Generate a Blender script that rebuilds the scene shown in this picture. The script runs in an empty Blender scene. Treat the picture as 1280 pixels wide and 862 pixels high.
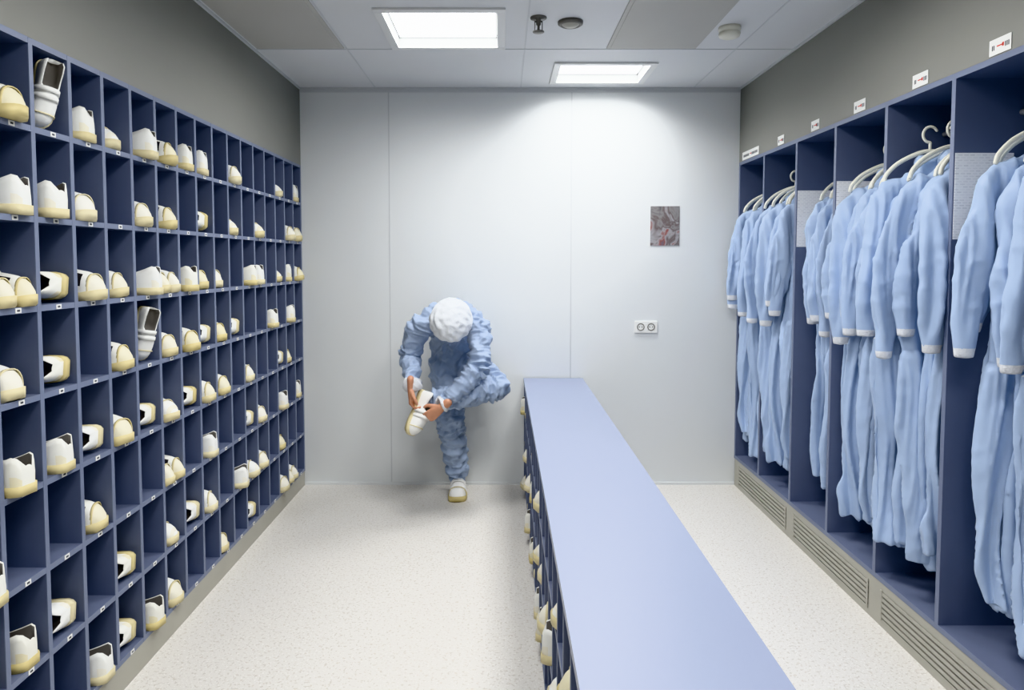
import bpy, bmesh, math, random, time
from mathutils import Vector, Matrix, noise
random.seed(7)
COL = bpy.context.scene.collection
try: bpy.context.scene.view_settings.view_transform = 'Khronos PBR Neutral'
except Exception: bpy.context.scene.view_settings.view_transform = 'Standard'

# ------------------------------------------------------------------ materials
def s2l(c):
    return tuple(((v/255)/12.92 if v/255 <= 0.04045 else ((v/255+0.055)/1.055)**2.4) for v in c)

def mat(name, rgb, rough=0.5, var=0.0, vscale=3.0, bump=0.0, bscale=60.0, metal=0.0, sheen=0.0, spec=0.5):
    m = bpy.data.materials.new(name); m.use_nodes = True
    nt = m.node_tree; b = nt.nodes['Principled BSDF']
    c = s2l(rgb)
    b.inputs['Base Color'].default_value = (*c, 1)
    b.inputs['Roughness'].default_value = rough
    b.inputs['Metallic'].default_value = metal
    b.inputs['Specular IOR Level'].default_value = spec
    if sheen: b.inputs['Sheen Weight'].default_value = sheen
    tc = nt.nodes.new('ShaderNodeTexCoord')
    if var > 0:
        n = nt.nodes.new('ShaderNodeTexNoise'); n.inputs['Scale'].default_value = vscale
        n.inputs['Detail'].default_value = 4
        nt.links.new(tc.outputs['Object'], n.inputs['Vector'])
        r = nt.nodes.new('ShaderNodeValToRGB')
        r.color_ramp.elements[0].position = 0.3; r.color_ramp.elements[1].position = 0.7
        r.color_ramp.elements[0].color = (*[x*(1-var) for x in c], 1)
        r.color_ramp.elements[1].color = (*[min(1, x*(1+var)) for x in c], 1)
        nt.links.new(n.outputs['Fac'], r.inputs['Fac'])
        nt.links.new(r.outputs['Color'], b.inputs['Base Color'])
    if bump > 0:
        n2 = nt.nodes.new('ShaderNodeTexNoise'); n2.inputs['Scale'].default_value = bscale
        n2.inputs['Detail'].default_value = 5
        nt.links.new(tc.outputs['Object'], n2.inputs['Vector'])
        bp = nt.nodes.new('ShaderNodeBump'); bp.inputs['Strength'].default_value = bump
        bp.inputs['Distance'].default_value = 0.01
        nt.links.new(n2.outputs['Fac'], bp.inputs['Height'])
        nt.links.new(bp.outputs['Normal'], b.inputs['Normal'])
    return m

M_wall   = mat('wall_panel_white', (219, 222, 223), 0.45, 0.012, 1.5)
M_wallg  = mat('wall_grey_grazing_shade', (138, 138, 132), 0.6, 0.02, 2)  # side walls; dimness from grazing light is put into this grey
M_joint  = mat('panel_joint', (200, 203, 205), 0.5)
M_ceil   = mat('ceiling_tile', (215, 217, 219), 0.6, 0.01, 2)
M_ceilg  = mat('ceiling_grey_panel', (184, 183, 178), 0.6, 0.02, 3)
M_white  = mat('white_metal', (222, 223, 222), 0.4)
M_refl   = mat('fixture_inner_side', (150, 152, 152), 0.6)
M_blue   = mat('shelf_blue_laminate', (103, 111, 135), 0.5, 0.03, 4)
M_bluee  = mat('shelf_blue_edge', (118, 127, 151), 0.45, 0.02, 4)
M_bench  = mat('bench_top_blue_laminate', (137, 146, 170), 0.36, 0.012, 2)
M_kick   = mat('kick_board_taupe', (172, 170, 160), 0.5, 0.03, 5)
M_dark   = mat('dark_slot', (40, 40, 42), 0.8)
M_label  = mat('label_white', (235, 235, 232), 0.6)
M_rail   = mat('rail_grey', (150, 152, 156), 0.4)
M_hanger = mat('hanger_plastic', (228, 227, 214), 0.35)
M_lining = mat('shoe_opening_dark', (46, 44, 46), 0.9)
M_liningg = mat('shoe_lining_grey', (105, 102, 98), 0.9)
M_skin   = mat('skin', (205, 150, 122), 0.5, 0.06, 30, 0.1, 200)
M_cap    = mat('cap_nonwoven', (232, 236, 241), 0.8, 0.02, 12, 0.6, 35)
M_cuff   = mat('knit_cuff_white', (222, 224, 228), 0.85, 0.04, 60, 0.4, 160)
M_zip    = mat('zip_tape', (190, 203, 224), 0.6)
M_red    = mat('label_red', (205, 60, 45), 0.6)
M_text   = mat('label_text_grey', (70, 72, 80), 0.6)
M_grey   = mat('device_grey', (120, 118, 112), 0.5)
M_eye    = mat('eye_dark', (40, 30, 25), 0.3)
M_lip    = mat('lip', (180, 105, 95), 0.5)

def fabric(name, rgb, layers):
    """light woven cloth; layers = [(stretch, scale, strength, distance)] of ridged crumple creases"""
    m = mat(name, rgb, 0.55, 0.04, 7, sheen=0.1)
    nt = m.node_tree; b = nt.nodes['Principled BSDF']
    tc = nt.nodes.new('ShaderNodeTexCoord'); prev = None
    for stretch, sc, stg, dist in layers:
        mp = nt.nodes.new('ShaderNodeMapping'); mp.inputs['Scale'].default_value = stretch
        mp.inputs['Rotation'].default_value = (0.12, 0.15, 0.1)
        nt.links.new(tc.outputs['Object'], mp.inputs['Vector'])
        n = nt.nodes.new('ShaderNodeTexNoise')
        try: n.noise_type = 'RIDGED_MULTIFRACTAL'
        except Exception: pass
        n.inputs['Scale'].default_value = sc; n.inputs['Detail'].default_value = 2; n.inputs['Distortion'].default_value = 0.4
        try: n.inputs['Roughness'].default_value = 0.45
        except Exception: pass
        nt.links.new(mp.outputs['Vector'], n.inputs['Vector'])
        bp = nt.nodes.new('ShaderNodeBump'); bp.inputs['Strength'].default_value = stg; bp.inputs['Distance'].default_value = dist
        nt.links.new(n.outputs['Fac'], bp.inputs['Height'])
        if prev: nt.links.new(prev, bp.inputs['Normal'])
        prev = bp.outputs['Normal']
    nt.links.new(prev, b.inputs['Normal'])
    return m
M_cloth = fabric('coverall_light_blue', (168, 188, 218), [((1, 1, .10), 10, .6, .012), ((1, 1, .6), 12, .35, .005)])
M_cloth2 = fabric('worker_coverall_blue', (161, 178, 205), [((1, 1, 1.6), 8, .6, .013), ((1.4, 1, .6), 14, .55, .008)])

def shoe_mat(name, c1, c2, mul=.22):
    m = mat(name, c1, 0.5, 0, 1)
    nt = m.node_tree; b = nt.nodes['Principled BSDF']
    oi = nt.nodes.new('ShaderNodeObjectInfo')
    mx = nt.nodes.new('ShaderNodeMixRGB')
    mx.inputs['Color1'].default_value = (*s2l(c1), 1); mx.inputs['Color2'].default_value = (*s2l(c2), 1)
    nt.links.new(oi.outputs['Random'], mx.inputs['Fac'])
    tc = nt.nodes.new('ShaderNodeTexCoord'); n = nt.nodes.new('ShaderNodeTexNoise')
    n.inputs['Scale'].default_value = 25
    nt.links.new(tc.outputs['Object'], n.inputs['Vector'])
    m2 = nt.nodes.new('ShaderNodeMixRGB'); m2.blend_type = 'MULTIPLY'; m2.inputs['Fac'].default_value = mul
    nt.links.new(mx.outputs['Color'], m2.inputs['Color1']); nt.links.new(n.outputs['Fac'], m2.inputs['Color2'])
    nt.links.new(m2.outputs['Color'], b.inputs['Base Color'])
    return m
M_shoe  = shoe_mat('shoe_upper_white', (246, 247, 244), (243, 242, 232), .10)
M_shoecap = shoe_mat('shoe_toe_cream', (246, 244, 235), (238, 230, 196), .10)
M_sole  = shoe_mat('shoe_sole_yellowed', (233, 223, 186), (220, 203, 142))

def floor_mat():
    m = bpy.data.materials.new('speckled_vinyl_floor'); m.use_nodes = True
    nt = m.node_tree; b = nt.nodes['Principled BSDF']; b.inputs['Roughness'].default_value = 0.38
    tc = nt.nodes.new('ShaderNodeTexCoord')
    base = (*s2l((216, 213, 208)), 1)
    prev = None
    for sc, lo, col in ((85, 0.64, (196, 191, 183)), (130, 0.66, (232, 230, 226)), (60, 0.69, (202, 195, 186))):
        n = nt.nodes.new('ShaderNodeTexNoise'); n.inputs['Scale'].default_value = sc
        n.inputs['Detail'].default_value = 1.5
        nt.links.new(tc.outputs['Object'], n.inputs['Vector'])
        r = nt.nodes.new('ShaderNodeValToRGB')
        r.color_ramp.elements[0].position = lo-0.04; r.color_ramp.elements[1].position = lo
        nt.links.new(n.outputs['Fac'], r.inputs['Fac'])
        mx = nt.nodes.new('ShaderNodeMixRGB')
        nt.links.new(r.outputs['Color'], mx.inputs['Fac'])
        if prev: nt.links.new(prev, mx.inputs['Color1'])
        else: mx.inputs['Color1'].default_value = base
        mx.inputs['Color2'].default_value = (*s2l(col), 1)
        prev = mx.outputs['Color']
    nt.links.new(prev, b.inputs['Base Color'])
    return m
M_floor = floor_mat()

def emis(name, strength, col=(1, 1, 1)):
    m = bpy.data.materials.new(name); m.use_nodes = True
    nt = m.node_tree; b = nt.nodes['Principled BSDF']
    b.inputs['Base Color'].default_value = (0.9, 0.9, 0.9, 1)
    b.inputs['Emission Color'].default_value = (*col, 1)
    b.inputs['Emission Strength'].default_value = strength
    return m
M_light = emis('light_diffuser', 5)

def paper_mat():
    m = mat('printed_list_paper', (222, 224, 230), 0.7)
    nt = m.node_tree; b = nt.nodes['Principled BSDF']
    tc = nt.nodes.new('ShaderNodeTexCoord')
    br = nt.nodes.new('ShaderNodeTexBrick'); br.inputs['Scale'].default_value = 1
    br.inputs['Brick Width'].default_value = 0.022; br.inputs['Row Height'].default_value = 0.0095
    br.inputs['Mortar Size'].default_value = 0.003
    br.inputs['Color1'].default_value = (0.3, 0.32, 0.38, 1); br.inputs['Color2'].default_value = (0.75, 0.77, 0.8, 1)
    br.inputs['Mortar'].default_value = (0.85, 0.86, 0.88, 1)
    mp = nt.nodes.new('ShaderNodeMapping'); mp.inputs['Rotation'].default_value = (math.radians(90), 0, 0)
    nt.links.new(tc.outputs['Object'], mp.inputs['Vector']); nt.links.new(mp.outputs['Vector'], br.inputs['Vector'])
    mx = nt.nodes.new('ShaderNodeMixRGB'); mx.inputs['Fac'].default_value = 0.35
    mx.inputs['Color1'].default_value = (*s2l((244, 245, 247)), 1)
    nt.links.new(br.outputs['Color'], mx.inputs['Color2']); nt.links.new(mx.outputs['Color'], b.inputs['Base Color'])
    return m
M_paper = paper_mat()

def poster_mat():
    m = mat('collage_print', (120, 110, 108), 0.4)
    nt = m.node_tree; b = nt.nodes['Principled BSDF']
    tc = nt.nodes.new('ShaderNodeTexCoord')
    n = nt.nodes.new('ShaderNodeTexNoise'); n.inputs['Scale'].default_value = 7; n.inputs['Detail'].default_value = 3
    n.inputs['Distortion'].default_value = 1.2
    nt.links.new(tc.outputs['Object'], n.inputs['Vector'])
    r = nt.nodes.new('ShaderNodeValToRGB'); cr = r.color_ramp
    cols = [(0.3, (70, 64, 70)), (0.42, (138, 136, 136)), (0.5, (104, 92, 92)), (0.57, (158, 157, 160)), (0.66, (140, 84, 78)), (0.75, (100, 104, 118))]
    cr.elements[0].position, cr.elements[0].color = cols[0][0], (*s2l(cols[0][1]), 1)
    cr.elements[1].position, cr.elements[1].color = cols[-1][0], (*s2l(cols[-1][1]), 1)
    for p, c in cols[1:-1]:
        e = cr.elements.new(p); e.color = (*s2l(c), 1)
    nt.links.new(n.outputs['Fac'], r.inputs['Fac']); nt.links.new(r.outputs['Color'], b.inputs['Base Color'])
    return m
M_poster = poster_mat()

# ------------------------------------------------------------------ helpers
class MB:
    def __init__(self): self.v = []; self.f = []; self.m = []
    def box(self, x0, x1, y0, y1, z0, z1, mi=0):
        b = len(self.v)
        self.v += [(x0,y0,z0),(x1,y0,z0),(x1,y1,z0),(x0,y1,z0),(x0,y0,z1),(x1,y0,z1),(x1,y1,z1),(x0,y1,z1)]
        for q in ((0,3,2,1),(4,5,6,7),(0,1,5,4),(1,2,6,5),(2,3,7,6),(3,0,4,7)):
            self.f.append(tuple(b+i for i in q)); self.m.append(mi)
    def lathe(self, c, prof, mi=0, n=24):
        b = len(self.v)
        for r, z in prof:
            for i in range(n):
                a = 2*math.pi*i/n
                self.v.append((c[0]+r*math.cos(a), c[1]+r*math.sin(a), c[2]+z))
        for j in range(len(prof)-1):
            for i in range(n):
                k = (i+1) % n
                self.f.append((b+j*n+i, b+j*n+k, b+(j+1)*n+k, b+(j+1)*n+i)); self.m.append(mi)
    def loft(self, pts, rad, ref=(1,0,0), n=16, mi=0, caps=True, sub=4):
        P = [Vector(p) for p in pts]; R = [(r, r) if not isinstance(r, tuple) else r for r in rad]
        path = []; rr = []
        def cr(p0, p1, p2, p3, t):
            return 0.5*((2*p1)+(p2-p0)*t+(2*p0-5*p1+4*p2-p3)*t*t+(3*p1-p0-3*p2+p3)*t**3)
        N = len(P)
        for i in range(N-1):
            p0 = P[max(i-1, 0)]; p3 = P[min(i+2, N-1)]
            for k in range(sub):
                t = k/sub
                path.append(cr(p0, P[i], P[i+1], p3, t))
                rr.append(tuple(R[i][q]*(1-t)+R[i+1][q]*t for q in (0, 1)))
        path.append(P[-1]); rr.append(R[-1])
        L = len(path)
        def frame(i):
            t = (path[min(i+1, L-1)]-path[max(i-1, 0)]).normalized()
            a = Vector(ref); a = (a-t*a.dot(t))
            if a.length < 1e-3: a = t.orthogonal()
            a.normalize(); return t, a, t.cross(a).normalized()
        seq = []
        if caps:
            t, a, bb = frame(0); m = min(rr[0])
            for q in (0.05, 0.4, 0.75):
                ang = q*math.pi/2
                seq.append((path[0]-t*m*math.cos(ang), a, bb, rr[0][0]*math.sin(ang), rr[0][1]*math.sin(ang)))
        for i in range(L):
            t, a, bb = frame(i); seq.append((path[i], a, bb, rr[i][0], rr[i][1]))
        if caps:
            t, a, bb = frame(L-1); m = min(rr[-1])
            for q in (0.75, 0.4, 0.05):
                ang = q*math.pi/2
                seq.append((path[-1]+t*m*math.cos(ang), a, bb, rr[-1][0]*math.sin(ang), rr[-1][1]*math.sin(ang)))
        b0 = len(self.v)
        for c, a, bb, ra, rb in seq:
            for k in range(n):
                th = 2*math.pi*k/n
                self.v.append(tuple(c+a*ra*math.cos(th)+bb*rb*math.sin(th)))
        for j in range(len(seq)-1):
            for k in range(n):
                l = (k+1) % n
                self.f.append((b0+j*n+k, b0+j*n+l, b0+(j+1)*n+l, b0+(j+1)*n+k)); self.m.append(mi)
        self.f.append(tuple(b0+k for k in reversed(range(n)))); self.m.append(mi)
        e = b0+(len(seq)-1)*n
        self.f.append(tuple(e+k for k in range(n))); self.m.append(mi)
    def ell(self, c, r, mi=0, M=None, n=16):
        b = len(self.v); c = Vector(c)
        rows = n//2
        for j in range(rows+1):
            ph = math.pi*(j+0.001)/(rows+0.002)
            for i in range(n):
                a = 2*math.pi*i/n
                p = Vector((r[0]*math.sin(ph)*math.cos(a), r[1]*math.sin(ph)*math.sin(a), r[2]*math.cos(ph)))
                if M: p = M @ p
                self.v.append(tuple(c+p))
        for j in range(rows):
            for i in range(n):
                k = (i+1) % n
                self.f.append((b+j*n+i, b+(j+1)*n+i, b+(j+1)*n+k, b+j*n+k)); self.m.append(mi)
        self.f.append(tuple(b+i for i in range(n))); self.m.append(mi)
        self.f.append(tuple(b+rows*n+i for i in reversed(range(n)))); self.m.append(mi)
    def mesh(self, name, mats, smooth=False):
        me = bpy.data.meshes.new(name); me.from_pydata(self.v, [], self.f)
        for m in mats: me.materials.append(m)
        me.polygons.foreach_set('material_index', self.m)
        bm = bmesh.new(); bm.from_mesh(me); bmesh.ops.recalc_face_normals(bm, faces=bm.faces); bm.to_mesh(me); bm.free()
        if smooth:
            me.polygons.foreach_set('use_smooth', [True]*len(me.polygons))
        me.update(); return me
    def obj(self, name, mats, smooth=False, parent=None, bevel=0):
        o = bpy.data.objects.new(name, self.mesh(name, mats, smooth)); COL.objects.link(o)
        if parent: o.parent = parent
        if bevel:
            b = o.modifiers.new('bevel', 'BEVEL'); b.width = bevel; b.segments = 2; b.limit_method = 'ANGLE'
        return o

def remeshed(mb, voxel, smooth_it=4, fac=0.5):
    me = mb.mesh('tmp', [])
    o = bpy.data.objects.new('tmp', me); COL.objects.link(o)
    r = o.modifiers.new('r', 'REMESH'); r.mode = 'VOXEL'; r.voxel_size = voxel
    s = o.modifiers.new('s', 'SMOOTH'); s.iterations = smooth_it; s.factor = fac
    dg = bpy.context.evaluated_depsgraph_get(); dg.update()
    out = bpy.data.meshes.new_from_object(o.evaluated_get(dg))
    bpy.data.objects.remove(o); bpy.data.meshes.remove(me)
    out.polygons.foreach_set('use_smooth', [True]*len(out.polygons))
    return out

def empty(name, loc=(0, 0, 0)):
    e = bpy.data.objects.new(name, None); e.empty_display_size = 0.1; e.location = loc
    COL.objects.link(e); return e
def ridge(q): return .5-abs(noise.noise(q))*2
def seg(p, a, b):
    ab = b-a; t_ = (p-a).dot(ab)/ab.length_squared
    tc_ = min(1, max(0, t_)); return t_, (p-(a+ab*tc_)).length

# ------------------------------------------------------------------ coverall meshes
def garment_base(seed):
    rnd = random.Random(seed*5+1); m = MB()
    wz = rnd.uniform(.92, 1.05)
    m.loft([(0, 0, -.085), (0, 0, -.115), (0, 0, -.17), (0, 0, -.32), (.01, .0, -.60), (0, 0, -.92)],
           [(.055, .028), (.112, .032), (.155, .036), (.160*wz, .038), (.150*wz, .034), (.175*wz, .040)], n=24)
    m.loft([(0, 0, -.115), (0, 0, -.075), (0, 0, -.055)], [(.062, .036), (.060, .036), (.064, .040)], n=20)
    ends = []; hems = {}
    for s_ in (-1, 1):
        j = rnd.uniform(-.012, .025); jy = rnd.uniform(-.05, .05); sl = rnd.uniform(-.15, .10); el = rnd.uniform(-.015, .02)
        e = Vector((s_*(.225+j), jy*1.2, -.80-sl)); ends.append(e)
        m.loft([(s_*.12, 0, -.150), (s_*.170, jy*.2, -.225), (s_*(.200+j+el), jy*.8, -.42), (s_*(.215+j), jy*1.3, -.62-sl*.5), tuple(e)],
               [(.045, .034), (.058, .036), (.060, .033), (.050, .030), (.034, .026)], n=16)
        j = rnd.uniform(-.015, .015); jl = rnd.uniform(-.05, .04); hems[s_] = -1.68+jl
        m.loft([(s_*.085, 0, -.84), (s_*(.09+j), rnd.uniform(-.02, .02), -1.1), (s_*(.085+j), rnd.uniform(-.03, .03), -1.4), (s_*(.085+j), rnd.uniform(-.02, .02), -1.68+jl)],
               [(.092, .040), (.093, .038), (.090, .038), (.086, .036)], n=16)
    me = remeshed(m, .0078, 2)
    me.name = 'coverall_%d' % seed
    off = Vector((seed*7.3, seed*3.1, seed*1.7))
    for q_ in (M_cloth, M_cuff, M_zip): me.materials.append(q_)
    for f_ in me.polygons:
        c_ = f_.center
        for e in ends:
            if (Vector((c_.x-e.x, c_.y-e.y, 0))).length < .05 and -.06 < c_.z-e.z < .022: f_.material_index = 1
        if abs(c_.x) < .007 and c_.y < -.01 and -.85 < c_.z < -.12: f_.material_index = 2
    nrm = [v.normal.copy() for v in me.vertices]
    diag = rnd.uniform(-3, 3)
    for v, nn in zip(me.vertices, nrm):
        p = v.co.copy(); k = min(1, max(0, (-p.z-.10)/.2))
        e = min(ends, key=lambda q_: (p-q_).length)
        kc = min(1, max(.1, ((p-e).length-.03)/.08))
        for e_ in ends:
            if abs(p.x-e_.x) < .05 and p.z < e_.z-.008 and p.z > e_.z-.06 and abs(p.x) > .17: p.z = e_.z-.008-(e_.z-.008-p.z)*.2
        sg = 1 if p.x > 0 else -1
        if p.z < hems[sg]: p.z = hems[sg]-(hems[sg]-p.z)*.15
        wob = noise.noise(Vector((p.z*1.6, seed, p.x*3)))*.8
        q = Vector((p.x*16+wob, p.y*9, p.z*.6+p.x*1.5))+off
        d = .032*ridge(q)+.016*ridge(Vector((p.x*32+wob*2, p.y*15, p.z*1.0+p.x*diag))+off)
        elb = math.exp(-((p.z+.52)/.14)**2)
        d += .007*elb*ridge(Vector((p.x*11+p.z*8, p.y*10, p.z*10-p.x*10))+off)
        d += .0022*ridge(Vector((p.x*24-p.z*8, p.y*20, p.z*14+p.x*14))+off)
        v.co = p+nn*d*(.3+.7*k)*kc
        v.co.x += k*.012*math.sin(p.z*3+seed)
        v.co.y += k*.018*math.sin(p.z*2.5+seed*2)+k*.012*noise.noise(Vector((p.x*6, seed, p.z*1.0)))
    me.update()
    return me
GAR = [garment_base(i+1) for i in range(6)]

# ------------------------------------------------------------------ worker clothes mesh
RS, RE, RW = Vector((-.50, 4.34, 1.175)), Vector((-.586, 4.40, .955)), Vector((-.542, 4.165, .822))
LS, LE, LW = Vector((-.155, 4.33, 1.165)), Vector((-.145, 4.20, .915)), Vector((-.345, 4.13, .715))
LH, LK, LA = Vector((-.245, 4.645, .87)), Vector((-.045, 4.31, .785)), Vector((-.415, 4.205, .728))
m = MB()
m.loft([(-.315, 4.655, .84), (-.315, 4.66, .95), (-.32, 4.60, 1.09), (-.33, 4.48, 1.19), (-.33, 4.36, 1.215), (-.325, 4.28, 1.205)],
       [(.148, .110), (.160, .118), (.158, .115), (.175, .118), (.158, .105), (.08, .07)], n=24)
m.loft([(-.40, 4.38, 1.200), RS, (RS+RE)/2+Vector((-.012, 0, 0)), RE], [.083, .076, .068, .062])
m.loft([RE, (RE+RW)/2, RW], [.061, .053, .040])
m.loft([(-.26, 4.38, 1.200), LS, (LS+LE)/2+Vector((.012, 0, 0)), LE], [.083, .076, .068, .062])
m.loft([LE, (LE+LW)/2, LW], [.063, .055, .041])
m.loft([(-.385, 4.66, .86), (-.36, 4.58, .68), (-.335, 4.52, .50), (-.315, 4.60, .30), (-.303, 4.645, .13)], [.110, .100, .084, .080, .056])
m.loft([LH, (LH+LK)/2+Vector((0, 0, .01)), LK], [.110, .098, .082])
m.loft([LK, (LK+LA)/2+Vector((0, 0, -.012)), LA], [.082, .082, .052])
me = remeshed(m, .0055, 5)
nrm = [v.normal.copy() for v in me.vertices]
LEG = [Vector((-.36, 4.58, .68)), Vector((-.335, 4.52, .50)), Vector((-.303, 4.645, .13))]
SEGS = [(RS, RE), (RE, RW), (LS, LE), (LE, LW), (LH, LK), (LK, LA), (LEG[0], LEG[1]), (LEG[1], LEG[2])]
for v, nn in zip(me.vertices, nrm):
    p = v.co.copy()
    best = min(range(len(SEGS)), key=lambda i_: seg(p, *SEGS[i_])[1])
    a_, b_ = SEGS[best]; ax = (b_-a_).normalized(); tt, ds = seg(p, a_, b_)
    s_ = (p-a_).dot(ax); per = p-ax*(p-a_).dot(ax)
    limb = min(1, max(0, (.15-ds)/.04))
    q = per*7+ax*(s_*20)+Vector((1, 1, 2))
    q2 = per*13+ax*(s_*38)+Vector((5, 2, 7))
    bunch = .5+.5*max(math.exp(-((tt-1)/.22)**2), math.exp(-(tt/.22)**2))
    w1 = Vector((noise.noise(p*6), noise.noise(p*6+Vector((9, 9, 9))), 0))*.9
    d = limb*(.026*ridge(q+w1)+.012*ridge(q2+w1))*bunch
    d += (1-.5*limb)*(.024*ridge(Vector((p.x*13+p.z*7, p.y*5+p.z*4, p.z*6))+w1)+.012*ridge(Vector((p.x*20-p.z*13, p.y*9, p.z*12))+w1))
    if p.z < .42 and p.y > 4.4: d += .007*math.sin(p.z*85+3*noise.noise(p*9))
    v.co = p+nn*d
    if v.co.y > 4.808: v.co.y = 4.808
me.update()
for q_ in (M_cloth2, M_cuff, M_zip): me.materials.append(q_)
for f_ in me.polygons:
    c_ = f_.center
    if (c_-RW).length < .065 and seg(c_, RE, RW)[0] > .93: f_.material_index = 1
    if (c_-LW).length < .065 and seg(c_, LE, LW)[0] > .96: f_.material_index = 1
wme = me

# ------------------------------------------------------------------ dimensions
H = 2.745; XL = -1.385; XR = 1.626; YB = 4.818; YF = -1.6
LT = 2.22; RT = 2.24

f = MB(); f.box(-2.0, 2.45, YF-0.1, YB+0.1, -0.1, 0); f.obj('floor', [M_floor])
w = MB(); w.box(-2.0, 2.45, YB, YB+0.1, 0, H); w.obj('wall_back', [M_wall])
t = MB()
for x in (-0.778, 0.474):
    t.box(x-0.004, x+0.004, YB-0.0015, YB+0.001, 0.02, H-0.03)
t.box(XL, XR, YB-0.004, YB, H-0.03, H-0.012)
t.obj('trim_wall_joints', [M_joint])
t = MB(); t.box(XL+0.001, XR-0.001, YB-0.012, YB, 0, 0.018); t.obj('baseboard_back', [M_wall])
w = MB(); w.box(-2.0, 2.45, YF-0.1, YF, 0, H); w.obj('wall_front', [M_wall])

NL = 26; PL = 0.182; YL1 = 4.805; YL0 = YL1-NL*PL-0.01; DL = 0.33
w = MB()
w.box(XL-0.5, XL, YL0-0.01, YB, LT, H); w.box(XL-0.5, XL, YF, YL0-0.01, 0, H)
w.box(XL-0.5, XL-DL-0.02, YL0-0.01, YB, 0, LT)
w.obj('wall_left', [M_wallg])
b = MB(); b.box(XL-0.3, XL, YL0, YB-0.013, 0, 0.10, 0); b.obj('baseboard_left', [M_kick])
b = MB(); b.box(XL, XL+0.012, YF, YL0-0.02, 0, 0.10, 0); b.obj('baseboard_left.001', [M_kick])

RD = [4.805, 4.36, 3.88, 3.43, 2.98, 2.54, 2.09, 1.64, 1.19]
YR0 = RD[-1]-0.02; DR = 0.58
w = MB()
w.box(XR, XR+0.7, YR0, YB, RT, H); w.box(XR, XR+0.7, YF, YR0, 0, H); w.box(XR+DR+0.02, XR+0.7, YR0, YB, 0, RT)
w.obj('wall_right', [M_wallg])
k = MB()
KZ = 0.19
k.box(XR+0.015, XR+0.03, YR0, YB-0.013, 0, KZ-0.001, 1)
gr = []; y = YB-0.10
while y-0.80 > YR0: gr.append((y-0.80, y)); y -= 0.90
ys = YB-0.013
for a, c in gr:
    k.box(XR, XR+0.014, c, ys, 0, KZ-0.001, 0); ys = a
    k.box(XR, XR+0.014, a, c, 0, 0.035, 0); k.box(XR, XR+0.014, a, c, KZ-0.035, KZ-0.001, 0)
    for i in range(5):
        z = 0.043+i*0.0235
        k.box(XR-0.003, XR+0.012, a, c, z, z+0.0145, 0)
    k.box(XR-0.005, XR+0.005, a, a+0.012, 0.03, KZ-0.03, 0); k.box(XR-0.005, XR+0.005, c-0.012, c, 0.03, KZ-0.03, 0)
k.box(XR, XR+0.014, YR0, ys, 0, KZ-0.001, 0)
k.obj('baseboard_right', [M_kick, M_dark])

FX = [(-0.61, 0.015, 3.31, 3.93), (0.31, 0.93, 4.20, 4.68), (-0.61, 0.015, 1.4, 2.02), (0.31, 0.93, 2.2, 2.82),
      (-0.61, 0.015, -0.6, 0.02), (0.31, 0.93, 0.2, 0.82)]
xs = sorted({-2.0, 2.45, *[v for q in FX for v in q[:2]]}); ysl = sorted({YF-0.1, YB+0.1, *[v for q in FX for v in q[2:]]})
c = MB()
for i in range(len(xs)-1):
    for j in range(len(ysl)-1):
        cx = (xs[i]+xs[i+1])/2; cy = (ysl[j]+ysl[j+1])/2
        if any(q[0] < cx < q[1] and q[2] < cy < q[3] for q in FX): continue
        c.box(xs[i], xs[i+1], ysl[j], ysl[j+1], H, H+0.12)
c.obj('ceiling', [M_ceil])
t = MB()
for x in (-0.865, 0.125, 1.30):
    t.box(x-0.004, x+0.004, YF, YB-0.005, H-0.002, H+0.001)
for y in (3.945, 2.95, 1.2, 0.0):
    t.box(XL, XR, y-0.004, y+0.004, H-0.0025, H+0.001)
t.box(XL, XR, YB-0.02, YB-0.004, H-0.012, H)
t.box(XL, XL+0.012, YF, YB-0.02, H-0.012, H); t.box(XR-0.012, XR, YF, YB-0.02, H-0.012, H)
t.obj('trim_ceiling', [M_joint])
for x0, x1 in ((-1.36, -0.875), (0.575, 1.07)):
    for y1 in (3.92, 1.9):
        p = MB(); p.box(x0, x1, y1-1.15, y1, H-0.006, H, 0); p.box(x0+0.02, x1-0.02, y1-1.13, y1-0.02, H-0.009, H-0.005, 0)
        p.obj('ceiling_filter_panel', [M_ceilg], bevel=0.002)
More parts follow.
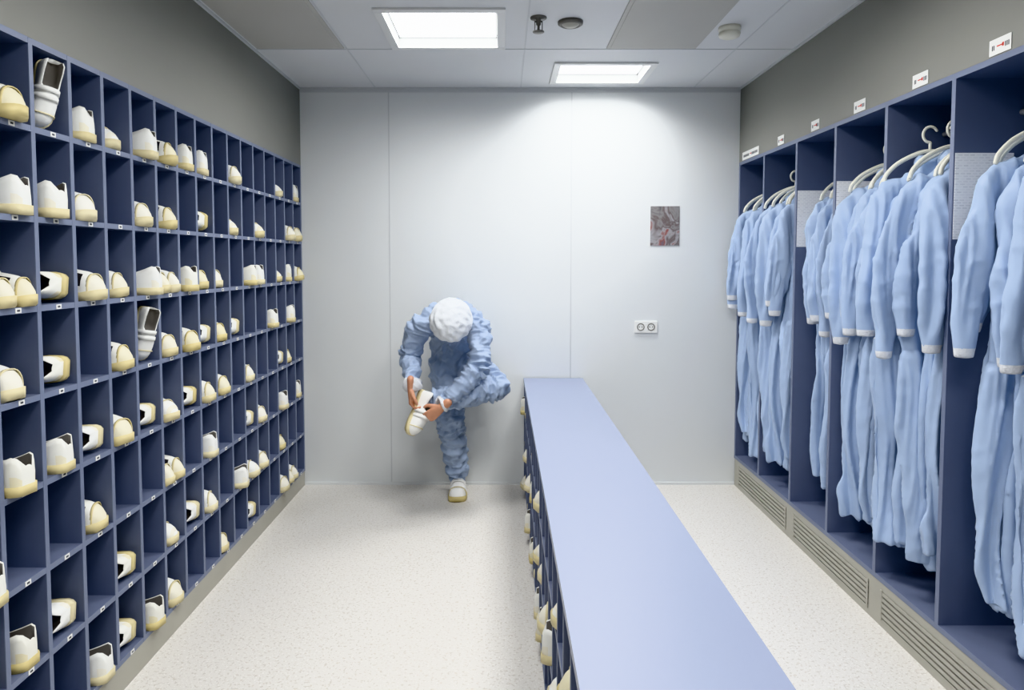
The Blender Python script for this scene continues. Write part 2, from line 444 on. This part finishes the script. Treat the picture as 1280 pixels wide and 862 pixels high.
for i, q in enumerate(FX):
    x0, x1, y0, y1 = q; e = empty('ceiling_light', ((x0+x1)/2, (y0+y1)/2, H))
    hx = (x1-x0)/2; hy = (y1-y0)/2
    fr = MB(); w_ = 0.042
    fr.box(-hx, hx, -hy, -hy+w_, -0.010, 0.0); fr.box(-hx, hx, hy-w_, hy, -0.010, 0.0)
    fr.box(-hx, -hx+w_, -hy+w_, hy-w_, -0.010, 0.0); fr.box(hx-w_, hx, -hy+w_, hy-w_, -0.010, 0.0)
    g_ = w_
    fr.box(-hx+g_-.01, hx-g_+.01, -hy+g_-.01, -hy+g_, 0, 0.055, 1); fr.box(-hx+g_-.01, hx-g_+.01, hy-g_, hy-g_+.01, 0, 0.055, 1)
    fr.box(-hx+g_-.01, -hx+g_, -hy+g_, hy-g_, 0, 0.055, 1); fr.box(hx-g_, hx-g_+.01, -hy+g_, hy-g_, 0, 0.055, 1)
    fr.box(-hx+0.001, hx-0.001, -hy+0.001, hy-0.001, 0.055, 0.065, 1)
    fr.obj('frame', [M_white, M_refl], parent=e, bevel=0.0015)
    d = MB(); d.box(-hx+.05, hx-.05, -hy+.05, hy-.05, 0.046, 0.05); d.obj('diffuser', [M_light], parent=e)
    ld = bpy.data.lights.new('lamp', 'AREA'); ld.shape = 'RECTANGLE'; ld.size = 2*hx-0.10; ld.size_y = 2*hy-0.10
    ld.energy = [20.5, 18.5, 21.5, 24, 21, 21][i]; ld.color = (1.0, 0.995, 0.982); ld.spread = math.radians(150 if i == 1 else 170)
    lo = bpy.data.objects.new('lamp', ld); lo.location = (0, 0, 0.042); lo.parent = e; COL.objects.link(lo)

s = MB(); s.lathe((0.175, 3.44, H), [(0.0, 0), (0.04, 0), (0.04, -0.006), (0.012, -0.008), (0.012, -0.035), (0.006, -0.04), (0.006, -0.065), (0.028, -0.067), (0.028, -0.071), (0, -0.072)])
s.box(0.155, 0.159, 3.437, 3.443, H-0.065, H-0.02); s.box(0.191, 0.195, 3.437, 3.443, H-0.065, H-0.02)
s.box(0.155, 0.195, 3.437, 3.443, H-0.024, H-0.018)
s.obj('fire_sprinkler', [M_grey], True)
s = MB(); s.lathe((0.336, 3.50, H), [(0, 0), (0.062, 0), (0.062, -0.012), (0.05, -0.02), (0.045, -0.014), (0.0, -0.014)], 0, 32)
s.lathe((0.336, 3.50, H), [(0.043, -0.015), (0.03, -0.024), (0, -0.026)], 1, 32); s.obj('ceiling_vent_disc', [M_grey, M_kick], True)  # round grey vent disc with a shallow dome
s = MB(); s.lathe((1.147, 3.58, H), [(0, 0), (0.055, 0), (0.055, -0.018), (0.05, -0.022), (0.05, -0.03), (0.054, -0.032), (0.05, -0.048), (0.03, -0.056), (0, -0.057)], 0, 32)
s.obj('smoke_detector', [M_hanger], True)

# ------------------------------------------------------------------ left shoe shelving
sh = MB(); T = 0.018; x0 = XL-DL; zb = 0.10; RP = 0.265
sh.box(x0-0.015, x0, YL0, YL1+0.01, zb, LT-0.001, 0)
for kx in range(NL+1):
    y = YL1-kx*PL
    sh.box(x0, XL-0.001, y-T/2, y+T/2, zb, LT-0.001, 0); sh.box(XL-0.0011, XL+0.0015, y-T/2, y+T/2, zb, LT-0.001, 1)
for r in range(9):
    z = LT-r*RP
    if r == 0: z -= T/2
    z = max(z, zb+T/2)
    for kx in range(NL):
        ya = YL1-(kx+1)*PL+T/2; yb = YL1-kx*PL-T/2
        sh.box(x0, XL-0.001, ya, yb, z-T/2, z+T/2, 0); sh.box(XL-0.0011, XL+0.001, ya, yb, z-T/2, z+T/2, 1)
        if r > 0:
            ym = (ya+yb)/2
            sh.box(XL+0.001, XL+0.0025, ym-0.012, ym+0.012, z-0.007, z+0.007, 2)
            sh.box(XL+0.0025, XL+0.0028, ym-0.006, ym+0.006, z-0.003, z+0.003, 3)
sh.obj('shoe_cubby_shelving', [M_blue, M_bluee, M_label, M_text])

# ------------------------------------------------------------------ shoes
def shoe_mesh(name, var, mats=None):
    S =  [0, .03, .08, .18, .30, .38, .44, .50, .58, .66, .74, .80, .87, .93, .975, 1.0]
    W =  [.022, .032, .038, .040, .039, .039, .041, .043, .046, .049, .050, .049, .046, .038, .026, .010]
    Hh = [.085, .108, .112, .100, .088, .084, .100, .102, .100, .094, .086, .082, .076, .064, .050, .036]
    if var == 1: Hh = [.06, .085, .090, .084, .078, .078, .100, .106, .106, .104, .100, .096, .088, .074, .056, .036]
    L = 0.275; op = {1, 2, 3, 4, 5}; m = MB(); n = 13; z0 = .022
    for i, s_ in enumerate(S):
        w_, h_ = W[i], Hh[i]; bend = 0.006*math.sin(s_*math.pi*1.1)
        if i in op:
            half = [(1, 0), (1.05, .4), (.98, .78), (.87, 1.0), (.76, .97), (.68, .5)]
            pts = [(a*w_, z0+b_*(h_-z0)) for a, b_ in half]
            pts = pts+[(0, z0+.35*(h_-z0))]+[(-a, b_) for a, b_ in reversed(pts)]
        else:
            pts = []
            for k in range(n):
                th = math.pi*k/(n-1); cc = math.cos(th)
                pts.append((w_*math.copysign(abs(cc)**.8, cc), z0+(h_-z0)*max(0, math.sin(th))**.75))
        for y_, z_ in pts: m.v.append((s_*L, y_+bend, z_))
    for i in range(len(S)-1):
        for k in range(n-1):
            mi = 0
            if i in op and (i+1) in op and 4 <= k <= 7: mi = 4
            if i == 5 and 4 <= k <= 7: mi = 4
            if i == 13: mi = 1
            if i >= 12 and var == 1: mi = 1
            if var == 1 and i in (9, 10) and k in (1, 2, 3, 8, 9, 10): mi = 2
            if i <= 1 and k in (0, 11): mi = 1
            m.f.append((i*n+k, i*n+k+1, (i+1)*n+k+1, (i+1)*n+k)); m.m.append(mi)
    m.f.append(tuple(range(n))); m.m.append(0)
    b = len(m.v)
    for i, s_ in enumerate(S):
        w_ = W[i]+.0035; bend = 0.006*math.sin(s_*math.pi*1.1)
        xx = s_*L*1.02-0.003; arch = .006 if 0.35 < s_ < 0.5 else 0; lift = .008 if s_ > .95 else 0
        tp = .028 if s_ < .8 else .028+.05*(s_-.8)
        m.v += [(xx, w_+bend, arch+lift), (xx, w_+bend+.001, tp), (xx, -w_+bend-.001, tp), (xx, -w_+bend, arch+lift)]
    for i in range(len(S)-1):
        for k in range(4):
            l = (k+1) % 4
            m.f.append((b+i*4+k, b+i*4+l, b+(i+1)*4+l, b+(i+1)*4+k)); m.m.append(3)
    m.f.append((b, b+1, b+2, b+3)); m.m.append(3); e = b+(len(S)-1)*4; m.f.append((e, e+1, e+2, e+3)); m.m.append(3)
    straps = ((.45, .60, .110, .0475, 0), (.86, .89, .088, .046, 3)) if var == 1 else ((.43, .50, .106, .046, 0), (.54, .61, .105, .046, 0), (.80, .82, .083, .0485, 3))
    for sa, sb_, hh, wv, smi in straps:
        b = len(m.v); K = 13
        for s_, up in ((sa, 0), (sa, .003), (sb_, .003), (sb_, 0)):
            for k in range(K):
                th = math.pi*(k/(K-1)); cc = math.cos(th)
                m.v.append((s_*L, (wv+up)*math.copysign(abs(cc)**.8, cc)+.004, .024+(hh-.024+up)*max(0, math.sin(th))**.75))
        for j in range(3):
            for k in range(K-1):
                m.f.append((b+j*K+k, b+j*K+k+1, b+(j+1)*K+k+1, b+(j+1)*K+k)); m.m.append(smi)
    return m.mesh(name, mats or [M_shoe, M_shoecap, M_lining, M_sole, M_liningg], True)
SH = [shoe_mesh('shoe_trainer', 0), shoe_mesh('shoe_clog', 1)]
M_wshoe = mat('worker_shoe_white', (243, 243, 240), .5, .02, 20)
SHW = shoe_mesh('worker_shoe', 0, [M_wshoe, M_wshoe, M_lining, M_sole, M_liningg])

def shoe_matrix(heel, T_, U_):
    T_ = Vector(T_).normalized(); U_ = Vector(U_); U_ = (U_-T_*U_.dot(T_)).normalized(); S_ = U_.cross(T_)
    M = Matrix((T_, S_, U_)).transposed().to_4x4(); M.translation = Vector(heel); return M

def put_shoe(parent, kind, xf, yc, z, out=1, prot=None, idx=[0]):
    if kind == 'p':
        for q_ in (-1, 1):
            o = put_shoe(parent, 't', xf, yc+q_*.040, z, out, prot)
            c_ = Vector((xf-out*(.275-.02), yc+q_*.040, z))
            o.data = SH[1]; o.matrix_world = shoe_matrix(c_, (out, .02*q_, 0), (0, 0, 1)) @ Matrix.Diagonal((1, .74, .95, 1))
        return
    idx[0] += 1
    yaw = random.uniform(-.28, .28); ins = random.uniform(-.045, .0) if prot is None else -prot
    L = .275
    me = SH[0 if random.random() < .3 else 1]
    o = bpy.data.objects.new('shoe_%d' % idx[0], me); COL.objects.link(o); o.parent = parent
    if kind == 't':
        yaw *= .8; c_ = Vector((xf-out*(ins+L*.5), yc, z)); T_ = Vector((out*math.cos(yaw), math.sin(yaw), 0))
        o.matrix_world = shoe_matrix(c_-T_*L*.5, T_, (0, 0, 1))
    elif kind == 'h':
        o.data = SH[0]; yaw *= .8
        c_ = Vector((xf-out*(ins+.005+L*.5), yc, z)); T_ = Vector((-out*math.cos(yaw), math.sin(yaw), 0))
        o.matrix_world = shoe_matrix(c_-T_*L*.5, T_, (0, 0, 1))
    elif kind == 'l':   # shoe lying on its side, upper towards the far divider
        o.data = SH[1]
        o.matrix_world = shoe_matrix((xf-out*(L+.0), yc-.045, z+.054), (out, random.uniform(-.08, .08), 0), (0, .99, .12))
    elif kind == 'k':   # lying on its side, upper and opening towards the near divider
        o.data = SH[0]
        o.matrix_world = shoe_matrix((xf-out*.01, yc+.055, z+.054), (-out, random.uniform(-.06, .06), 0), (0, -.99, .12))
    elif kind == 's':   # shoe stood on its toe, heel up, leaning against the far divider
        o.data = SH[0]
        o.matrix_world = shoe_matrix((xf-out*.035, yc+.045, z+.215), (-out*.12, -.17, -1), (out*.75, -.6, 0)) @ Matrix.Scale(.76, 4)
    return o

shoes = empty('cleanroom_shoes')
ROWS = ["tshtht" "hh.t...t.h",
        "hht.tt.k.t.t..tt",
        "pktthphtt.hh.tht",
        "tk.tsttktk..h.h.",
        "hhktktktt.t..kt.",
        "..t..p.h..kt.h.h",
        "hk.k.tkt.htt.t..",
        "..hkht..t.k..tp."]
for r, row in enumerate(ROWS):
    full = list(row)
    extra = [random.choice('tht..h') for _ in range(NL-16)]
    while len(full) < 16: full.append('.')
    for ci in range(NL):
        if ci < 16: kcol = 15-ci; ch = full[ci]
        else: kcol = ci; ch = extra[ci-16]
        yc = YL1-(kcol+.5)*PL+random.uniform(-.012, .016)
        z = LT-(r+1)*RP+T/2+.0005
        if r == 7: z = max(z, zb+T+.0005)
        if ch == '.': continue
        if ch == 'p': yc = YL1-(kcol+.5)*PL
        put_shoe(shoes, ch, XL, yc, z)

# ------------------------------------------------------------------ bench with cubbies
BX0, BX1, BH, BY0, BY1 = 0.151, 0.558, 0.754, 0.38, YB-0.013
b = MB()
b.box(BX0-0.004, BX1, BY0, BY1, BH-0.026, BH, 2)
b.box(BX0+.01, BX1-.012, BY0, BY1, 0, 0.05, 0)
b.box(BX1-0.018, BX1-.004, BY0+.001, BY1-.001, 0.0, BH-0.026, 0)
NB = 24; PB = (BY1-BY0-.018)/NB; rowsb = [0.05, 0.285, 0.51]
for i in range(NB+1):
    y = BY0+.009+i*PB
    b.box(BX0+.001, BX1-.018, y-.008, y+.008, .05, BH-.026, 0); b.box(BX0-.001, BX0+.001, y-.008, y+.008, .05, BH-.026, 1)
for z in rowsb:
    for i in range(NB):
        y = BY0+.009+i*PB
        b.box(BX0+.001, BX1-.018, y+.008, y+PB-.008, z, z+.016, 0); b.box(BX0-.001, BX0+.001, y+.008, y+PB-.008, z, z+.016, 1)
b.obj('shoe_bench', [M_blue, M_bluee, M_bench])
bs = empty('cleanroom_shoes')
for i in range(NB):
    for z in rowsb:
        if random.random() < (.45 if z < .4 else .3):
            put_shoe(bs, random.choice('tht'), BX0, BY0+.009+(i+.5)*PB, z+.0165, -1, prot=random.choice((-.03, 0, .01, .02, .03, .05 if z < .3 else .0)))

# ------------------------------------------------------------------ right garment rack
g = MB(); xb = XR+DR
g.box(xb, xb+.015, YR0+.001, RD[0]+.01, KZ, RT-.001, 0)
for y in RD:
    g.box(XR, xb, y-.011, y+.011, KZ, RT-.001, 0); g.box(XR-.0015, XR+.0001, y-.011, y+.011, KZ, RT-.001, 1)
g.box(XR, xb, YR0+.001, RD[0]+.01, RT-.02, RT-.001, 0); g.box(XR-.0018, XR+.0001, YR0, RD[0]+.01, RT-.022, RT-.001, 1)
g.box(XR, xb, YR0+.001, RD[0]+.01, KZ, KZ+.02, 0); g.box(XR-.0018, XR+.0001, YR0, RD[0]+.01, KZ, KZ+.021, 1)
rack = g.obj('garment_rack', [M_blue, M_bluee])
XC = XR+.24; ZRAIL = 2.10
r_ = MB(); r_.loft([(XC, YR0+.02, ZRAIL), (XC, 3, ZRAIL), (XC, YB-.02, ZRAIL)], [.011]*3, ref=(0, 0, 1)); r_.obj('hanging_rail', [M_rail], True, parent=rack)
for y in (3.88, 3.43, 2.54, 2.09):
    p = MB(); p.box(-.105, .105, -.001, .001, -.155, .155); o = p.obj('printed_name_list', [M_paper]); o.location = (XR+.109, y-.0125, 1.80)
for y, wd in ((4.60, .3), (4.1, .09), (3.655, .09), (3.205, .1), (2.745, .1), (2.31, .1), (1.86, .1)):
    p = MB(); p.box(-.002, 0, -wd/2, wd/2, -.026, .026, 0)
    p.box(-.0026, -.0019, -.014, .014, -.002, .002, 1); p.box(-.0026, -.0019, -.018, -.010, -.006, .006, 1)
    q_ = -wd*.42
    while q_ < wd*.42-.004:
        if abs(q_) > .022: p.box(-.0026, -.0019, q_, q_+.004, -.010, .006, 2)
        q_ += .0075
    p.obj('bay_label_sign', [M_label, M_red, M_text]).location = (XR-.001, y, RT+.03)

def hanger_mesh():
    m = MB()
    m.loft([(-.175, 0, -.125), (-.165, 0, -.095), (-.12, 0, -.05), (-.05, 0, -.014), (0, 0, -.004), (.05, 0, -.014), (.12, 0, -.05), (.165, 0, -.095), (.175, 0, -.125)],
           [(.009, .008)]*9, ref=(0, 0, 1), n=10, mi=0)
    pts = [(0, 0, -.006), (0, 0, .02)]
    for k in range(9):
        a = math.radians(-90+k*30); pts.append((.028*math.cos(a), 0, .063+.032*math.sin(a)))
    m.loft(pts, [.006]*len(pts), ref=(0, 1, 0), n=8)
    return m.mesh('clothes_hanger_mesh', [M_hanger], True)
HM = hanger_mesh()
HANG = [(4.71, -.01, -.06), (4.64, .0, -.08), (4.57, -.02, -.04), (4.50, 0, -.07), (4.43, 0, -.03),
        (4.27, -.01, -.08), (4.19, 0, -.04), (4.12, -.01, -.09), (4.05, 0, -.05), (3.97, -.0, -.06),
        (3.74, -.01, .0), (3.65, -.02, .03), (3.56, 0, -.01), (3.50, 0, .02),
        (3.32, -.02, -.02), (3.25, -.02, -.07), (3.18, -.01, -.02), (3.12, 0, -.06), (3.06, -.01, -.03),
        (2.87, -.0, -.12), (2.81, .0, -.05), (2.75, -.01, -.10), (2.69, 0, -.04), (2.63, .0, -.06),
        (2.43, .0, .01), (2.34, 0, -.05), (2.26, 0, .01), (2.18, -.01, -.03),
        (1.98, .0, -.0), (1.89, 0, .01), (1.81, 0, -.02), (1.73, 0, 0), (1.52, -.02, 0), (1.42, 0, .01), (1.32, -.02, 0)]
for i, (y, dz, dx) in enumerate(HANG):
    o = bpy.data.objects.new('cleanroom_coverall', GAR[(i*5+i//4) % 6]); COL.objects.link(o)
    o.location = (XC+dx, y, ZRAIL-.095+.013)
    o.rotation_euler = (0, 0, random.uniform(-.15, .15)+(math.pi if i % 2 else 0))
    zs = random.uniform(.94, 1.01)
    o.scale = (1.0, .85, zs)
    h = bpy.data.objects.new('clothes_hanger', HM); COL.objects.link(h); h.parent = o; h.scale = (1, 1, 1/zs)

# ------------------------------------------------------------------ poster, socket
p = MB(); p.box(-.1, .1, -.004, 0, -.135, .135); o = p.obj('wall_picture', [M_poster]); o.location = (1.12, YB, 1.808)
s = MB(); cx, cz = .995, 1.11
s.box(cx-.078, cx+.078, YB-.010, YB, cz-.04, cz+.04, 0)
for q in (-1, 1):
    c0 = cx+q*.036
    for k in range(24):
        a = 2*math.pi*k/24; px = c0+.023*math.cos(a); pz = cz+.023*math.sin(a)
        s.box(px-.003, px+.003, YB-.0125, YB-.009, pz-.003, pz+.003, 2)
    for d_ in (-1, 1):
        s.box(c0+d_*.0095-.003, c0+d_*.0095+.003, YB-.0112, YB-.009, cz-.003, cz+.003, 1)
s.obj('double_wall_socket', [M_label, M_dark, M_grey])

# ------------------------------------------------------------------ worker
W_ = empty('worker_putting_on_shoe')
body = bpy.data.objects.new('coverall_body', wme); COL.objects.link(body); body.parent = W_
hc = Vector((-.305, 4.155, 1.215)); u = Vector((.02, -.90, .42)).normalized(); fw = Vector((-.1, -.42, -.9)); fw = (fw-u*fw.dot(u)).normalized(); sx = fw.cross(u).normalized()
HMx = Matrix((sx, fw, u)).transposed()
def hp(x, y, z): return hc+HMx @ Vector((x, y, z))
m = MB()
m.ell(hp(0, -.01, .025), (.074, .092, .086), M=HMx); m.ell(hp(0, .025, -.05), (.056, .06, .065), M=HMx); m.ell(hp(0, .050, -.09), (.028, .026, .024), M=HMx)
m.ell(hp(0, .086, -.025), (.012, .018, .024), M=HMx); m.ell(hp(0, .094, -.038), (.015, .012, .010), M=HMx)
for q in (-1, 1):
    m.ell(hp(q*.040, .050, -.035), (.024, .026, .022), M=HMx); m.ell(hp(q*.075, -.005, -.02), (.008, .017, .030), M=HMx)
m.ell(hp(0, .072, .018), (.05, .014, .010), M=HMx)
m.loft([hp(0, -.02, -.06), (-.325, 4.27, 1.205), (-.325, 4.32, 1.20)], [.055, .058, .06])
hm = remeshed(m, .005, 4); hm.materials.append(M_skin)
ho = bpy.data.objects.new('head', hm); COL.objects.link(ho); ho.parent = W_
m = MB()
for q in (-1, 1): m.ell(hp(q*.031, .072, .0), (.012, .010, .008), 0, M=HMx)
m.ell(hp(0, .082, -.066), (.022, .008, .006), 1, M=HMx)
m.obj('eyes_and_mouth', [M_eye, M_lip], True, parent=W_)
cap = MB(); nU, nV = 64, 26
cn = Vector((0, -.22, .97)).normalized()
ca = Vector((1, 0, 0)); cb = cn.cross(ca)
for j in range(nV+1):
    ph = math.radians(114)*j/nV
    for i in range(nU):
        a = 2*math.pi*i/nU
        dr = cn*math.cos(ph)+(ca*math.cos(a)+cb*math.sin(a))*math.sin(ph)
        pl = .5+.5*math.cos(a*15+3*noise.noise(dr*3))
        amp = .008*(j/nV)**2
        rr_ = 1+.05*noise.noise(dr*3.5)+.05*ridge(dr*3+Vector((1, 2, 3)))
        tight = 1-.12*max(0, (j/nV-.85)/.15)
        p_ = Vector((dr.x*.126, dr.y*.135, dr.z*.122))*rr_*tight+dr*pl*amp
        cap.v.append(tuple(hp(*(p_+Vector((0, .008, .010))))))
for j in range(nV):
    for i in range(nU):
        k = (i+1) % nU; cap.f.append((j*nU+i, j*nU+k, (j+1)*nU+k, (j+1)*nU+i)); cap.m.append(0)
co = cap.obj('bouffant_cap', [M_cap], True, parent=W_)
so = co.modifiers.new('s', 'SOLIDIFY'); so.thickness = .003; sb_ = co.modifiers.new('ss', 'SUBSURF'); sb_.levels = 1; sb_.render_levels = 1

Tq = Vector((-.075, -.09, -.225)); Uq = Vector((.85, -.45, 0))
hl = Vector((-.490, 4.225, .775))
o = bpy.data.objects.new('shoe_held', SHW); COL.objects.link(o); o.parent = W_; o.matrix_world = shoe_matrix(hl, Tq, Uq) @ Matrix.Diagonal((1.0, .98, .95, 1))
o = bpy.data.objects.new('shoe_standing', SHW); COL.objects.link(o); o.parent = W_; o.matrix_world = shoe_matrix((-.305, 4.725, 0), (.03, -1, 0), (0, 0, 1)) @ Matrix.Diagonal((1.03, 1.15, 1.05, 1))
m = MB(); m.loft([(-.303, 4.66, .2), (-.303, 4.665, .06)], [.042, .036]); m.loft([LA+Vector((.03, .01, 0)), LA+Vector((-.03, 0, -.01)), hl+Tq*.30+Uq.normalized()*.03], [.042, .038, .03])
m.obj('socks', [M_cuff], True, parent=W_)

def hand(name, wrist, d_, n_, left, curl, spread=1.0):
    d_ = Vector(d_).normalized(); n_ = Vector(n_); n_ = (n_-d_*n_.dot(d_)).normalized()
    x_ = d_.cross(n_)
    if left: x_ = -x_
    wrist = Vector(wrist)
    def q(x, y, z): return wrist+x_*x+d_*y+n_*z
    m = MB()
    m.loft([q(0, -.06, 0), q(0, -.01, 0), q(0, .03, .0), q(0, .065, .002), q(0, .088, .0)], [(.027, .022), (.027, .020), (.036, .017), (.040, .015), (.038, .012)], ref=x_, n=16)
    L_ = [.076, .084, .078, .062]
    for i in range(4):
        x0_ = .030-.020*i; ll = L_[i]
        p = Vector((x0_, .080-.004*abs(i-1), 0)); pts = [q(p.x, p.y-.012, 0), q(*p)]; ang = 0
        for sgl, cu in zip((.45, .3, .25), curl):
            ang += math.radians(cu+2*i)
            p = p+Vector((x0_*.12*spread*sgl, math.cos(ang)*ll*sgl, math.sin(ang)*ll*sgl)); pts.append(q(*p))
        m.loft(pts, [.0095, .0095, .0088, .0082, .0070], n=10)
    m.loft([q(.022, .012, .006), q(.042, .035, .016), q(.054, .060, .028), q(.052, .082, .036)], [.015, .0125, .0105, .0085], n=10)
    hm_ = remeshed(m, .0032, 3); hm_.materials.append(M_skin)
    o_ = bpy.data.objects.new(name, hm_); COL.objects.link(o_); o_.parent = W_
hand('hand_right', (-.552, 4.15, .800), (-.02, .1, -1), (1, .15, 0), False, (30, 45, 35))
hand('hand_left', (-.370, 4.110, .690), (-.80, .10, -.62), (-.35, .9, .1), True, (22, 35, 30))

# ------------------------------------------------------------------ world + camera
wd = bpy.data.worlds.new('World'); bpy.context.scene.world = wd; wd.use_nodes = True
wd.node_tree.nodes['Background'].inputs['Color'].default_value = (.6, .65, .7, 1)
wd.node_tree.nodes['Background'].inputs['Strength'].default_value = .2
cd = bpy.data.cameras.new('camera'); cam = bpy.data.objects.new('camera', cd); COL.objects.link(cam)
cam.location = (0, 0, 1.567); cam.rotation_euler = (math.radians(87), 0, 0)
cd.sensor_width = 36; cd.lens = 36*870/1280; cd.shift_x = 12/1280; cd.shift_y = -59.4/1280
cd.clip_start = .05
bpy.context.scene.camera = cam
